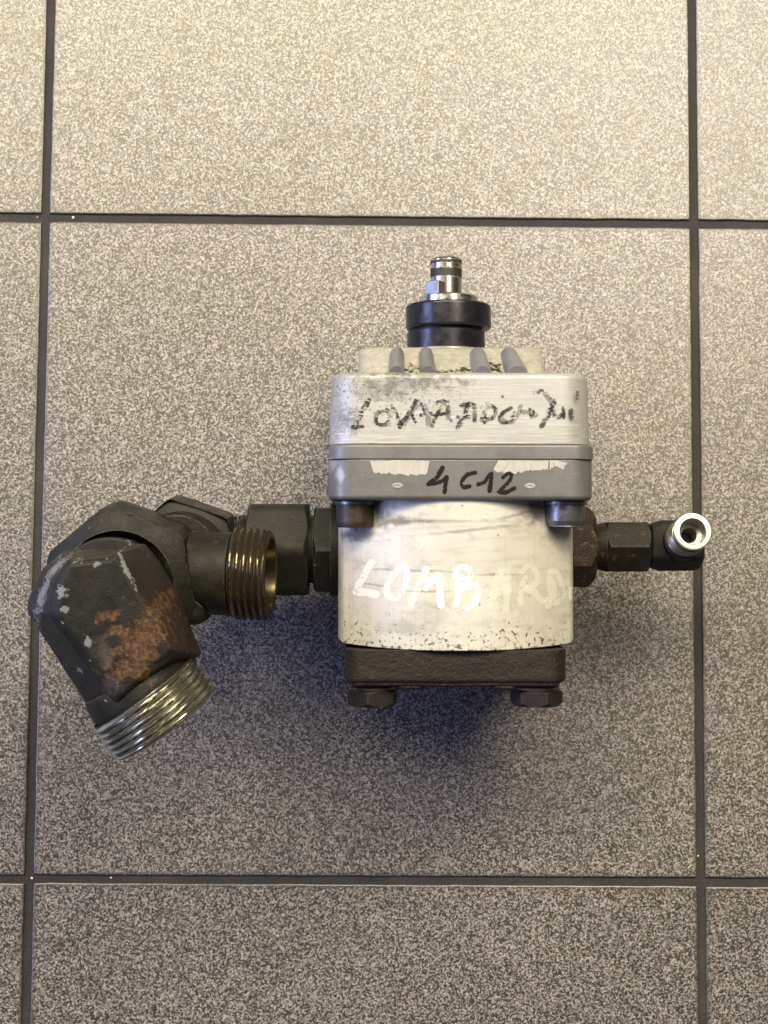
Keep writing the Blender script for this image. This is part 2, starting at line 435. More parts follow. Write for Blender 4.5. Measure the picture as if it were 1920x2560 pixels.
def mat_castiron():
    m = Mat('brown_cast_iron')
    n = m.noise(0.1, 5, 0.65); g = m.noise(0.8, 5, .7)
    c = m.mix(n, (0.011, 0.0075, 0.0065), (0.022, 0.0155, 0.013))
    c = m.mix(m.step(m.noise(0.35,5,.7), 0.6, 0.75, 0, .5), c, (0.075, 0.035, 0.022))
    c = m.mix(m.step(m.noise(1.4,2,.5), 0.71, 0.77, 0, .5), c, (0.22, 0.20, 0.17))
    return m.done(c, 0.50, 0.0, m.bump(m.math('ADD', g, m.math('MULTIPLY', m.noise(0.25, 4), 1.5)), 0.7, 0.6), 0.3)
MB, MH, MBOSS, MFL, MIRON = mat_body(), mat_housing(), mat_boss(), mat_flange('grey_flange_aluminium'), mat_castiron()
MFL2 = mat_flange('grey_spacer_aluminium', (0.12,0.121,0.124), (0.19,0.19,0.193))

# ---- body : rounded oblong section
ZB0, ZB1 = 5.0, 121.0
XL, XR = X(845.6, 88), X(1431, 88)
XC, XH = (XL+XR)/2, (XR-XL)/2
def body_top(x):
    u = (x-XC)/XH
    return ZB1 - 25*abs(u)**2.3
def body_section():
    pts = []
    N = 56
    r = 7.0
    top = []
    for i in range(N+1):
        u = -1+2*i/N
        x = XC+u*XH*0.93
        top.append((x, body_top(x)))
    xe = XH*0.93
    # shoulder fillet to the vertical side
    z1 = top[-1][1]
    fil = []
    for k in range(1, 9):
        t = k/8*math.pi/2
        fil.append((xe+(XH-xe)*math.sin(t), z1-10*(1-math.cos(t))-2.5*k/8))
    up = [(x, z) for x, z in top] + [(XC+dx, z) for dx, z in fil]
    left = [(XC-dx, z) for dx, z in reversed(fil)]
    up = left+up
    zc = (ZB0+ZB1)/2
    dn = [(x, 2*zc-z) for x, z in reversed(up)]
    return up+dn
sec = body_section()
YB0, YB1 = Y(1626, 121), Y(1250, 121)+1.5
bm = bmesh.new()
rings = []
nst = 40
for k in range(nst+1):
    f = k/nst
    rg = []
    for x, z in sec:
        u = abs((x-XC)/XH)
        y0 = YB0+1.9*u**2.4+ (1.6*max(0, (u-0.93)/0.07)**2)
        rg.append((x, y0+(YB1-y0)*f, z))
    rings.append(rg)
# tiny rim at the lower edge
add_loft(bm, [[(XC+(x-XC)*0.996, y-0.25, 63+(z-63)*0.996) for x, y, z in rings[0]]]+rings)
body = finish(bm, 'body', MB, pump, 35)
body['label'] = 'dirty bright aluminium pump body'

# ---- end cover (cast iron)
ZC = 117.5
bm = bmesh.new()
cx0, cx1 = X(862, 112), X(1416, 112)
add_slab(bm, Y(1711, ZC), YB0-0.15, cx0, cx1, 4.5, ZC, 9.0, 2.2, 0.4, seg=8)
add_slab(bm, YB0-1, YB0+4.0, cx0+1.5, cx1-1.5, 12, 90, 14.0, .3, 0.3, seg=8)
add_slab(bm, YB0-1, YB0+1.6, cx0+12, cx1-12, 12, 106, 14.0, .3, 0.3, seg=8)
for a_, b_ in ((985, 1066), (1222, 1296)):
    add_slab(bm, Y(1725, ZC-1.5), Y(1700, ZC-1), X(a_, 112), X(b_, 112), 30, ZC-1.6, 4, 1.4, .5)
add_slab(bm, Y(1717, ZC-1.5), Y(1700, ZC-1), X(880, 112), X(1400, 112), 20, ZC-1.1, 5, 1.2, .5)
bmesh.ops.subdivide_edges(bm, edges=[e for e in bm.edges if e.calc_length() > 6*mm], cuts=6, use_grid_fill=True)
for v in bm.verts:
    v.co += Vector((0, mnoise.noise(v.co*140)*0.5*mm, mnoise.noise(v.co*110+Vector((4,0,0)))*0.5*mm))
cover = finish(bm, 'end_cover', MIRON, pump, 38)

# ---- flange, spacer, front housing, boss
zf = 123.5
bm = bmesh.new()
add_slab(bm, Y(1250, zf), Y(1149, zf), X(821, 114), X(1480, 114), 0.0, zf, 11.0, 2.0, 0.35, seg=9)
# clamp shoulders for the cap screws
flange = finish(bm, 'mounting_flange', MFL, pump, 35)
bm = bmesh.new()
add_slab(bm, Y(1148.2, zf), Y(1111, zf), X(821.5, 114), X(1482, 114), 0.0, zf+0.5, 10.0, 0.5, 1.1, seg=9)
spacer = finish(bm, 'spacer_plate', MFL2, pump, 35)
bm = bmesh.new()
zh = 122.6
add_slab(bm, Y(1110.3, zh), Y(930, zh), X(822.5, 112), X(1475, 112), 0.6, zh, 13.5, 0.4, 2.8, taper=0.9, seg=10)
housing = finish(bm, 'front_housing', MH, pump, 35)
# black seam line between housing and spacer
MBLK = mat_steel('black_sealant', (0.012,0.012,0.012), 0.5, 0.0, (0.02,0.02,0.02), .2)
bm = bmesh.new()
add_slab(bm, Y(1112.0, zh), Y(1109.5, zh), X(822.2, 112)-.25, X(1475.5, 112)+.25, 0.4, zh+0.22, 13.5, 0.1, 0.1, seg=10)
finish(bm, 'seam_sealant', MBLK, pump, 35)

# boss : flank sloping from the housing rim down towards the shaft, four rounded ribs on it
bm = bmesh.new()
yA, yB_ = Y(931, 116)-3, Y(873, 90)
xa, xb = X(897, 80), X(1353, 80)
ztop, zlow = 111.0, 90.0
st = []
for k in range(9):
    f = k/8
    y = yA+(yB_-yA)*f
    zt = ztop-(ztop-zlow)*(f**1.1)
    wd = -0.6*f
    st.append([(px, y, pz) for px, pz in rrect(xa-wd*0, xb, 16, zt, (10, 10, 10, 10), 6)])
y = yB_+1.0
st.append([(px, y, pz) for px, pz in rrect(xa+1, xb-1, 17, zlow-1.6, (10, 10, 10, 10), 6)])
add_loft(bm, st)
boss = finish(bm, 'front_boss', MBOSS, pump, 40)
def rib(pt, pb, wt, wb):
    """rounded rib lying on the flank; pt/pb photo pixels of its upper and lower end, on the flank"""
    b = bmesh.new()
    N = 14
    rings = []
    zt_, zb_ = 91.0, 112.0
    A = L(pt[0], pt[1], zt_); B = L(pb[0], pb[1], zb_)
    for k in range(N+1):
        f = k/N
        c = A.lerp(B, f)
        wv = wt+(wb-wt)*f
        e = min(1, math.sqrt(max(0.0, 1-(1-min(1, f/0.26))**2)))
        wv *= max(min(1, math.sqrt(max(0.0, 1-(1-min(1, f/0.16))**2))), .05)
        rg = []
        for j in range(17):
            t = math.pi*j/16
            # section across the rib: half ellipse standing on the flank, normal leans +y and up
            nn = Vector((0, 0.80, 0.6))
            rg.append(c + Vector((1,0,0))*math.cos(t)*wv/2 + nn*math.sin(t)*5.4*max(e, .05) - nn*1.3)
        rings.append(rg)
    add_loft(b, rings, True, True, True)
    finish(b, 'rib', MRIB, pump, 45)
MRIB = mat_flange('rib_aluminium', (0.17,0.17,0.18), (0.26,0.26,0.27), .40)
k_ = PP(90)
rib((993, 877), (991, 934), 36*k_, 40*k_)
rib((1064, 877), (1071, 934), 36*k_, 40*k_)
rib((1192, 877), (1206, 934), 40*k_, 48*k_)
rib((1268, 877), (1294, 934), 40*k_, 54*k_)

# ---- shaft end
za = 68.0
k = PP(za)
cx_ring = X(1121, za, 800); cx_low = X(1115, za, 840); cx_sh = X(1115.3, za, 690)
MCOL = mat_steel('blued_steel', (0.030,0.030,0.036), 0.26, 0.7, (0.03,0.03,0.03), .4, .2, .05)
MSH = mat_steel('ground_steel', (0.62,0.61,0.58), 0.20, 1.0, (0.10,0.09,0.07), .25, .3, .04)
ys = lambda py, z=za: Y(py, z, 1115)
R1 = 106.8*k; R2 = 98*k
# pixel rows were read at the top of the rings: convert at that height
def ytop(py, r): return Y(py, za+r, 1115)
bm = bmesh.new()
y0, y1 = ytop(878, R2), ytop(817.5, R2)
add_lathe(bm, (cx_low, y0-6, za), (0,1,0), [(0, R2), (y1-y0+6-.3, R2), (y1-y0+6, R2-.3)], 128)
finish(bm, 'pilot_sleeve', MCOL, pump)
bm = bmesh.new()
add_lathe(bm, (cx_low+.4, y1-.1, za), (0,1,0), [(0, R2-2.0), (2.6, R2-2.0)], 96)
finish(bm, 'sealing_ring', MBLK, pump)
bm = bmesh.new()
y2, y3 = ytop(809, R1), ytop(746, R1)
add_lathe(bm, (cx_ring, y2, za), (0,1,0), [(0, R1-2.5), (0.01, R1-.9), (.5, R1-.3), (1.0, R1), (y3-y2-1.6, R1), (y3-y2-.8, R1-.25), (y3-y2-.2, R1-.9), (y3-y2, R1-2.0), (y3-y2, R1-5)], 128)
finish(bm, 'collar', MCOL, pump, 25)
# bright seat under the sleeve
bm = bmesh.new()
add_lathe(bm, (cx_low, yB_-1, za-.6), (0,1,0), [(0, R2+1.6), (2.6, R2+1.6), (3.0, R2+.9)], 96)
finish(bm, 'sleeve_seat', mat_steel('bright_turned_aluminium', (.68,.68,.64), .3, .8), pump)
# shaft step, shaft, key
Rd = 73.5*k; Rs = 39.6*k*1.0
bm = bmesh.new()
y4, y5 = ytop(752, Rd), ytop(730.5, Rd)
add_lathe(bm, (cx_ring, y3-4, za), (0,1,0), [(0, Rd), (y5-y3+4-.5, Rd), (y5-y3+4, Rd-.5)], 128)
sh_step = finish(bm, 'shaft_step', MSH, pump)
def mat_shaft():
    m = Mat('worn_shaft')
    n = m.noise(0.5, 4, .65)
    ya = ytop(639, Rs)
    def band(a, b, s=.7):
        A, B = ytop(a, Rs), ytop(b, Rs)
        yy = m.math('ADD', m.y, m.math('MULTIPLY', m.math('SUBTRACT', n, .5), 3.2))
        return m.math('MULTIPLY', m.step(yy, B-s, B+s), m.step(yy, A+s, A-s))
    c = m.mix(n, (0.50,0.48,0.42), (0.66,0.65,0.61))
    bk = m.math('ADD', m.math('MULTIPLY', band(646, 655, .25), 1.0), m.math('MULTIPLY', band(666, 689, .4), 1.0), True)
    c = m.mix(bk, c, (0.020,0.018,0.014))
    return m.done(c, m.step(bk, 0, 1, .24, .55), m.step(bk, 0, 1, 1.0, .0), m.bump(m.noise(1.0,3), .05, .2))
bm = bmesh.new()
y6 = ytop(639, Rs)
ys0 = y5-4
add_lathe(bm, (cx_sh, ys0, za), (0,1,0), [(0, Rs+.35), (y5-ys0+.8, Rs+.35), (y5-ys0+1.2, Rs), (y6-ys0-1.0, Rs), (y6-ys0-.25, Rs-.45), (y6-ys0, Rs-1.0)], 96)
finish(bm, 'shaft', mat_shaft(), pump, 25)
bm = bmesh.new()
ka = math.radians(-36)     # key leans to the left of straight up
yk0, yk1 = ytop(748, Rs), ytop(703, Rs)
u = Vector((math.sin(ka), 0, math.cos(ka))); v = Vector((math.cos(ka), 0, -math.sin(ka)))
c0 = Vector((cx_sh, 0, za))
kw = 3.6
rg = []
rings = []
for y, ins in ((yk0, 0), (yk1-.3, 0), (yk1, .3)):
    rings.append([c0+Vector((0, y, 0))+v*a+u*b for a, b in ((-kw+ins, Rs-3), (kw-ins, Rs-3), (kw-ins, Rs+4.4-ins), (kw-ins-.3, Rs+4.7-ins), (-kw+ins+.3, Rs+4.7-ins), (-kw+ins, Rs+4.4-ins))])
add_loft(bm, rings)
finish(bm, 'shaft_key', mat_steel('key_steel', (.22,.22,.23), .40, .9, (.2,.2,.2), .3), pump, 25)

# ---- cap screws at the flange, with washers
def mat_rusty_screw():
    m = Mat('rusty_screw')
    n = m.noise(0.35, 5, .7); g = m.noise(1.5, 3)
    rr = m.step(m.math('ADD', n, m.math('MULTIPLY', m.blob(L(908,1290,115), 9, 9), .25)), .48, .68)
    c = m.mix(rr, (0.045,0.043,0.041), m.mix(g, (0.028,0.017,0.010), (0.060,0.033,0.016)))
    return m.done(c, .45, .4, m.bump(g, .4, .3))
MSCR = mat_steel('dark_screw_steel', (0.17,0.17,0.18), .30, .8, (0.05,0.05,0.05), .6, .35, .25)
MRS = mat_rusty_screw()
def cap_screw(pxl, pxr, py0, py1, zc, m, lab, taper):
    r = (pxr-pxl)/2*PP(zc)
    xc = X((pxl+pxr)/2, zc+r*.0, 1290)
    ya, yb = Y(py1, zc+r*.7), Y(py0-8, zc+r*.7)
    b = bmesh.new(); l = yb-ya
    add_lathe(b, (xc, ya, zc), (0,1,0), [(5.5, r*.42), (5.4, r*.5), (0.15, r*.52), (0, r-1.1), (.25, r-.45-taper), (1.6, r-taper*.8), (2.6, r), (l, r)], 72, True, True)
    o = finish(b, 'cap_screw', m, pump, 30, label=lab)
    b = bmesh.new()
    add_lathe(b, (xc+.2, Y(1262, zc+r), zc), (0,1,0), [(0, r+.2), (.15, r+.9), (1.5, r+1.0), (1.6, r+.8)], 72)
    finish(b, 'washer', MSCR, o)
cap_screw(841, 935, 1263, 1319, 108.5, MRS, 'rusty cap screw', 0.0)
cap_screw(1363, 1462, 1263, 1316, 108.5, MSCR, 'dark grey cap screw', .7)

# ---- hex bolts in the end cover
MBOLT = mat_oxide('bolt_oxide', (0.009,0.008,0.009), (0.019,0.017,0.017), specks=.1)
MWASH = mat_steel('rusty_washer', (0.20,0.14,0.10), .4, .6, (0.05,0.03,0.02), .8, .4, .4)
def hex_bolt(pxc, rpx, py0, py1, zc, rot, lab):
    R = rpx*PP(zc); af = R*2*math.cos(math.pi/6)
    xc = X(pxc, zc, 1740)
    ya, yb = Y(py1, zc+R*.75, pxc), Y(py0, zc+R*.8, pxc)
    b = bmesh.new(); l = yb-ya
    stn = hex_st(l, af, 1.9, 1.0)
    add_hex(b, (xc, ya, zc), (0,1,0), stn, af, rot)
    o = finish(b, 'hex_bolt', MBOLT, pump, 22, label=lab)
    b = bmesh.new()
    add_lathe(b, (xc, yb-.05, zc), (0,1,0), [(0, af/2*.93), (.2, af/2*.99), (1.3, af/2*1.0), (1.5, af/2*.95), (1.6, af/2*.8), (3.5, af/2*.8)], 64)
    finish(b, 'washer', MWASH, o)
# frame(): angle grows from up (+z) towards a x u ; for axis +y and u=+z, v = y x z = +x
hex_bolt(930.5, 66, 1728, 1769, 103, math.radians(-10), 'hex bolt at the left of the end cover')
hex_bolt(1341, 66.5, 1728, 1769, 103, math.radians(18.5), 'hex bolt at the right of the end cover')

# ================================================================== LEFT FITTINGS (suction side)
ZP = 62.0
kp = PP(ZP)
yax = Y(1373, ZP, 760)
MOX = mat_oxide('black_oxide', (0.0055,0.0055,0.005), (0.016,0.0155,0.0125), rust=.25)
MOX2 = mat_oxide('black_oxide_grey', (0.008,0.008,0.0075), (0.024,0.0235,0.020), rust=.15, specks=.6)
MDK = mat_oxide('dark_gap_steel', (0.010,0.010,0.010), (0.020,0.018,0.014), specks=0)
bm = bmesh.new()
add_lathe(bm, (XL-4, yax, ZP), (1,0,0), [(0, 21), (.1, 21.5), (6, 21.5)], 80)
add_lathe(bm, (X(834, ZP), yax, ZP), (1,0,0), [(0, 108*kp), (X(850, ZP)-X(834, ZP), 108*kp)], 80)
finish(bm, 'port_washer', MDK, pump)
bm = bmesh.new()
x0, x1 = X(786, ZP), X(834, ZP)
# axis -x so that rot measured from up; one corner looks up and a little north
add_hex(bm, (x0, yax, ZP), (1,0,0), hex_st(x1-x0, 207*kp, 1.6, .8), 207*kp, math.radians(2))
add_lathe(bm, (X(755, ZP), yax, ZP), (1,0,0), [(0, 85*kp), (x0-X(755, ZP)+.5, 85*kp)], 64)
finish(bm, 'hex_adapter', MOX2, pump, 24)
bm = bmesh.new()
x0, x1 = X(620, ZP+8), X(771, ZP+8)
af = 226*kp
stn = hex_st(x1-x0, af, 2.4, 2.6)
add_hex(bm, (x0, yax, ZP), (1,0,0), stn, af, math.radians(1), round_=.95)
finish(bm, 'union_nut', MOX2, pump, 24, label='big black union nut next to the body')
# elbow 1 : neck, run and the riser that carries nut A
ctrA = L(452, 1400, 84)
bm = bmesh.new()
add_lathe(bm, (X(480, ZP), yax, ZP), (1,0,0), [(0, 80*kp), (X(600, ZP)-X(480, ZP), 82*kp), (X(603, ZP)-X(480, ZP), 86*kp), (X(640, ZP)-X(480, ZP), 86*kp)], 64)
add_slab(bm, yax-15.2, yax+15.6, ctrA.x-19, X(545, ZP), ZP-17, ZP+15, 5, 3, 3)
add_slab(bm, yax+9.0, yax+15.4, X(590, ZP), X(606, ZP), ZP-8, ZP+9, 2, 1, 1)
add_lathe(bm, (ctrA.x, ctrA.y, 40), (0,0,1), [(0, 17), (30, 17)], 64)
finish(bm, 'lower_elbow', MOX, pump, 35)
bm = bmesh.new()
R = 155*PP(84)
afA = R*2*math.cos(math.pi/6)
axA = Vector((-0.05, -0.13, 1)).normalized()
# for axis ~+z frame() picks up=+y ; angles run from +y towards -x
add_hex(bm, Vector((ctrA.x, ctrA.y, 86))-axA*25, axA, hex_st(22, afA, 1, .4)[:-7]+[(22-3.2*(1-i/7), afA/2*.90+(R-afA/2*.90)*(1-i/7)) for i in range(8)]+[(22, 92*PP(86))], afA, math.radians(11))
finish(bm, 'union_nut', MOX2, pump, 24, label='lower union nut standing upright, half hidden')
# fitting 2 : riser, barrel with male thread opening to the right
ax2 = Vector((math.cos(math.radians(5.5)), -0.02, math.sin(math.radians(5.5)))).normalized()
z2 = 97.0
e2 = L(678, 1437, z2+2)          # end centre
r2 = 115*PP(z2)
xl = L(470, 1437, z2)
bm = bmesh.new()
Lb = (e2-xl).dot(ax2)
base2 = e2-ax2*Lb
sT0 = Lb-16.0
rb = 104*PP(z2)
add_lathe(bm, base2-ax2*8, ax2, [(0, rb*.9), (8, rb), (Lb-17.4+8, rb), (Lb-16.6+8, rb*.93), (Lb-15.5+8, rb*.93)], 96, True, False)
c2 = L(440, 1392, 92)
add_lathe(bm, (c2.x, c2.y, 60), (0,0,1), [(0, 15.3), (30, 15.3), (33, 18.5)], 64)
add_slab(bm, L(440,1560,z2).y, L(440,1348,z2).y, L(340,1440,z2).x, L(522,1440,z2).x, 76, 111, 8, 5, 5)
barrel = finish(bm, 'tee_body', MOX, pump, 32)
def thread_stud(name, base, ax, s0, s1, rmaj, depth, pitch, rbore, bore_depth, m, parent, mb=None, seg=120):
    b = bmesh.new()
    add_thread(b, base, ax, s0, s1-0.9, rmaj, depth, pitch, seg)
    # end chamfer, face, bore
    add_lathe(b, base, ax, [(s1-.9, rmaj-depth), (s1-.75, rmaj-depth*.8), (s1, rmaj-depth-.5), (s1, rbore+.5), (s1-.5, rbore), (s1-bore_depth*.45, rbore-.6), (s1-bore_depth*.5, rbore*.86), (s1-bore_depth, rbore*.84)], seg, False, True)
    bmesh.ops.remove_doubles(b, verts=b.verts, dist=1e-6)
    return finish(b, name, m, parent, 28)
def mat_thread(name, base=(.42,.36,.2), dirty=.6, seedv=0, dk=(0.022,0.013,0.006)):
    m = Mat(name)
    n = m.noise(0.25, 5, .7, m.vec((1,1,1), loc=(seedv,3,1))); g = m.noise(1.3, 3)
    c = m.mix(n, base, tuple(min(1, q*1.35) for q in base))
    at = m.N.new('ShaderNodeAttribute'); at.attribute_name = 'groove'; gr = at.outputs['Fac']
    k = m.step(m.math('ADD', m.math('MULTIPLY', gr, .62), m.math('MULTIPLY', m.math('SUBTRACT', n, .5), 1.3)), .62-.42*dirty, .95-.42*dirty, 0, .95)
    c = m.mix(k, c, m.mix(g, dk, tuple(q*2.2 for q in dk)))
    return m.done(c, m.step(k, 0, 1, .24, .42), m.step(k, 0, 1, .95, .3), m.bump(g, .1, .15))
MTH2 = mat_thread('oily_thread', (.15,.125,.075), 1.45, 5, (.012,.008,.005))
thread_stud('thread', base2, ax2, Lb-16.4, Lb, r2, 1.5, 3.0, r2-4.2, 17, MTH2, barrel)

# nut B and elbow 3
zB = 119.0
cB = L(300, 1462, zB-6)
RB = 203*PP(zB-4)
afB = RB*2*math.cos(math.pi/6)
axB = Vector((-0.06, -0.15, 1)).normalized()
bm = bmesh.new()
st_ = hex_st(30, afB, 3, .4)[:-8]
st_ += [(30-6.0*(1-i/8), afB/2*.80+(RB-afB/2*.80)*(1-i/8)**.8) for i in range(9)] + [(30, 140*PP(zB)), (28, 139*PP(zB)), (20, 137*PP(zB))]
add_hex(bm, cB-axB*27, axB, st_, afB, math.radians(9), round_=.965)
nutB = finish(bm, 'union_nut', MOX, pump, 24, label='largest union nut under the rusty elbow')

def mat_elbow():
    def ex(m, c, n, g):
        z = 172
        q = lambda a, b: L(40+a/3.16, 1220+b/3.16, z)
        nz = m.noise(0.22, 6, .7, None, .4)
        r = m.patch([m.blob(q(985,1230), 13, 25, -.55), m.blob(q(830,1150), 8, 5), m.blob(q(1050,1020), 6, 20, -.5), m.blob(q(720,1010), 10, 3.5), m.blob(q(900,1450), 16, 8)], nz, 2.9, .22, .72)
        oc = m.mix(m.step(m.noise(.6, 5, .7), .35, .65), (0.032, 0.017, 0.010), (0.155, 0.092, 0.042))
        oc = m.mix(m.step(m.noise(1.3, 3, .6), .6, .75, 0, .6), oc, (.26, .20, .13))
        rf = m.step(m.blob((q(1190,1080).x, q(1190,1080).y), 8, 26, .46), 0, .35)
        c = m.mix(m.math('MULTIPLY', rf, m.step(n, .35, .65, .25, .8)), c, (.030,.015,.010))
        c = m.mix(m.step(r, 0, .35, 0, .85), c, m.mix(g, (.028,.015,.010), (.060,.030,.016)))
        c = m.mix(m.math('MULTIPLY', m.step(r, .30, .75), m.step(m.noise(.5,5,.75), .35, .62, .15, 1)), c, oc)
        p = m.patch([m.blob(q(680,1320), 7, 14, .3), m.blob(q(720,1580), 7, 8)], nz, 1.8, .3, .8)
        c = m.mix(m.math('MULTIPLY', p, .6), c, (.085, .062, .058))
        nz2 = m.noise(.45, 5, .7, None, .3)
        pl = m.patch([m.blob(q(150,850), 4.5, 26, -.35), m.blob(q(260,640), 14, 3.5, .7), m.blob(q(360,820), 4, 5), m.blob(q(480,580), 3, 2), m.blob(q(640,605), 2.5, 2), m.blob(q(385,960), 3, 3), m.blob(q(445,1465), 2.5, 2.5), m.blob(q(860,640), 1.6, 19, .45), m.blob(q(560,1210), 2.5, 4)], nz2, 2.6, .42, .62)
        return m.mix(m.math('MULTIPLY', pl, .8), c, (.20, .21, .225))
    return mat_oxide('rusted_elbow_oxide', (0.005,0.005,0.0055), (0.022,0.0215,0.018), rust=.2, specks=1.0, extra=ex)
def qz(a, b, z): return L(40+a/3.16, 1220+b/3.16, z)
bm = bmesh.new()
# plan outlines (zoomed photo pixels) at the widest level and at the top face, twelve matching points each
wide = [(84,975),(92,880),(205,640),(385,492),(775,478),(985,440),(1105,600),(1225,800),(1330,1080),(1432,1335),(668,1890),(560,1752)]
top  = [(330,1010),(330,960),(345,760),(420,600),(745,560),(780,520),(855,640),(945,815),(1090,1040),(1235,1285),(830,1660),(720,1540)]
zw, zt3 = 146.0, 172.0
def lev(pts, z): return [tuple(qz(a, b, z)) for a, b in pts]
W_ = lev(wide, zw); T_ = lev(top, zt3)
# dip of the arm: far end lower
dvec = (qz(1190,1870,150)-qz(438,809,150)).normalized()
o3 = qz(438, 809, 150)
def dip(p, k=0.10):
    s = (Vector(p)-o3).dot(dvec); return (p[0], p[1], p[2]-max(0, s)*k)
W2 = [(a, b, zw-13) for a, b, c in W_]
cen = Vector((sum(p[0] for p in W_)/12, sum(p[1] for p in W_)/12, 0))
def inset(pts, f, z): return [(cen.x+(a-cen.x)*f, cen.y+(b-cen.y)*f, z) for a, b, c in pts]
mid = [((a[0]*.30+b[0]*.70), (a[1]*.30+b[1]*.70), zw+8.5) for a, b in zip(T_, W_)]
mid2 = [((a[0]*.80+b[0]*.20), (a[1]*.80+b[1]*.20), zt3-2.2) for a, b in zip(T_, W_)]
top2 = [((a[0]*.97+cen.x*.03), (a[1]*.97+cen.y*.03), zt3) for a in T_]
lv = [inset(W_, .78, 126), W2, W_, mid, mid2, top2]
lv = [[dip(p) for p in r] for r in lv]
add_loft(bm, lv)
st3 = qz(790, 820, 118)
add_lathe(bm, Vector((cB.x-1.5, cB.y-2.0, 100)), Vector((0,0,1)), [(0, 132*PP(zB)), (32, 132*PP(zB))], 72)
elbow = finish(bm, 'upper_elbow', mat_elbow(), pump, 55, label='large rusty elbow pointing down and left of the body')
elbow.modifiers.clear(); bv = elbow.modifiers.new('bevel', 'BEVEL'); bv.width = 2.6*mm; bv.segments = 4; bv.limit_method = 'ANGLE'; bv.angle_limit = math.radians(18); elbow.modifiers.new('weighted_normal', 'WEIGHTED_NORMAL').keep_sharp = True
# threaded end
zE = 141.0
eE = L(416, 1812, zE)
d2 = (L(416, 1812, zE)-L(416-.578*300, 1812-.816*300, zE)).normalized()
ax3 = Vector((d2.x, d2.y, -0.115)).normalized()
r3 = 152*PP(zE)
b3 = eE-ax3*30
elbow_neck = bmesh.new()
add_lathe(elbow_neck, b3, ax3, [(3, r3-4.0), (6, r3-3.0), (11.5, r3-2.4), (12, r3-2.6), (14, r3-2.6)], 96)
nk = finish(elbow_neck, 'neck', elbow.data.materials[0], elbow, 32)
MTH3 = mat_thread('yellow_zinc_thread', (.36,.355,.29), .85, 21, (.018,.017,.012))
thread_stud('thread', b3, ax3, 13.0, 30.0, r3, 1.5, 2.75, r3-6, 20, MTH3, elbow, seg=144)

# ================================================================== RIGHT FITTINGS (pressure side)
yr = Y(1367, ZP, 1550)
def mat_rust_nut():
    m = Mat('rusty_zinc_hex')
    n = m.noise(0.33, 6, .7); g = m.noise(1.4, 3)
    c = m.mix(m.step(n, .30, .50), (0.10,0.085,0.05), m.mix(g, (0.012,0.008,0.003), (0.036,0.022,0.008)))
    return m.done(c, .42, .5, m.bump(m.math('ADD', n, g), .4, .3))
bm = bmesh.new()
x0, x1 = X(1428, ZP+10), X(1491, ZP+10)
R = 101*kp; af = R*2*math.cos(math.pi/6)
add_hex(bm, (x0, yr, ZP), (1,0,0), hex_st(x1-x0, af, .5, 2.8), af, math.radians(30-2), round_=.997)
finish(bm, 'hex_adapter', mat_rust_nut(), pump, 24, label='rusty hex adapter at the right port')
MDG = mat_steel('oily_groove', (0.25,0.22,0.15), .35, .8, (0.03,0.02,0.01), .8, .4)
bm = bmesh.new()
xx = X(1491, ZP)
add_lathe(bm, (xx-1, yr, ZP), (1,0,0), [(0, 58*kp), (1.5, 50*kp), (6, 48*kp)], 64)
finish(bm, 'neck', MDG, pump)
MRED = mat_oxide('reddish_oxide', (0.007,0.0065,0.006), (0.020,0.017,0.014), rust=.6, specks=.5)
bm = bmesh.new()
x0, x1 = X(1492, ZP+8), X(1626, ZP+8)
af = 123*kp; R = af/2/math.cos(math.pi/6)
chl = X(1516, ZP+8)-x0
stn = [(0, 52*kp), (.3, 55*kp), (chl-.6, 60.5*kp)]+[(chl+1.6*i/6, af/2*.985+(R-af/2*.985)*i/6) for i in range(7)]
stn += [(x1-x0-1.6+1.6*i/6, af/2*.985+(R-af/2*.985)*(1-i/6)) for i in range(7)]
stn += [(x1-x0, 52*kp)]
add_hex(bm, (x0, yr, ZP), (1,0,0), stn, af, math.radians(0))
finish(bm, 'union_nut', MRED, pump, 22, label='small reddish black union nut')
# elbow block with the upright port
MEB = mat_oxide('elbow_block_oxide', (0.008,0.008,0.008), (0.020,0.018,0.016), rust=.25, specks=.2)
bm = bmesh.new()
yt, yb2 = Y(1300.5, ZP+6, 1700), Y(1427, ZP-4, 1700)
x0, x1 = X(1624, ZP+4), X(1765, ZP+12)
ym = (yt+yb2)/2
# square forging along x: section in yz, with its upper south edge as a clear corner
def sec_yz(x, g=1.0, z1=ZP+12.3, z0=ZP-12.3):
    pts = [(yt, z1-3.5), (yt-2.2, z1-.6), (yt-5, z1), (yb2+6.4, z1), (yb2+4.6, z1-1.0), (yb2+.3, z1-8), (yb2, z1-12), (yb2+1, z0+5), (yb2+6, z0), (yt-6, z0), (yt-.5, z0+5)]
    return [(x, ym+(a-ym)*g, ZP+(b-ZP)*g) for a, b in pts]
add_loft(bm, [sec_yz(x0, .80), sec_yz(x0+.4, .86), sec_yz(x0+4.5, 1), sec_yz(x0+(x1-x0)*.5, 1), sec_yz(x1-7.5, 1.0), sec_yz(x1-3.5, .985), sec_yz(x1-1.2, .93), sec_yz(x1, .80)])
el2 = finish(bm, 'outlet_elbow', MEB, pump, 30)
el2.modifiers.clear(); bvm = el2.modifiers.new('bevel', 'BEVEL'); bvm.width = .7*mm; bvm.segments = 3; bvm.limit_method = 'ANGLE'; bvm.angle_limit = math.radians(25)
pl_ = L(1712.5, 1346.8, 79.5); pt_ = L(1732.6, 1328.5, 95.5)
axp = (pt_-pl_).normalized(); lp = (pt_-pl_).length
rp = 48.0*PP(80)
base_p = pl_-axp*8
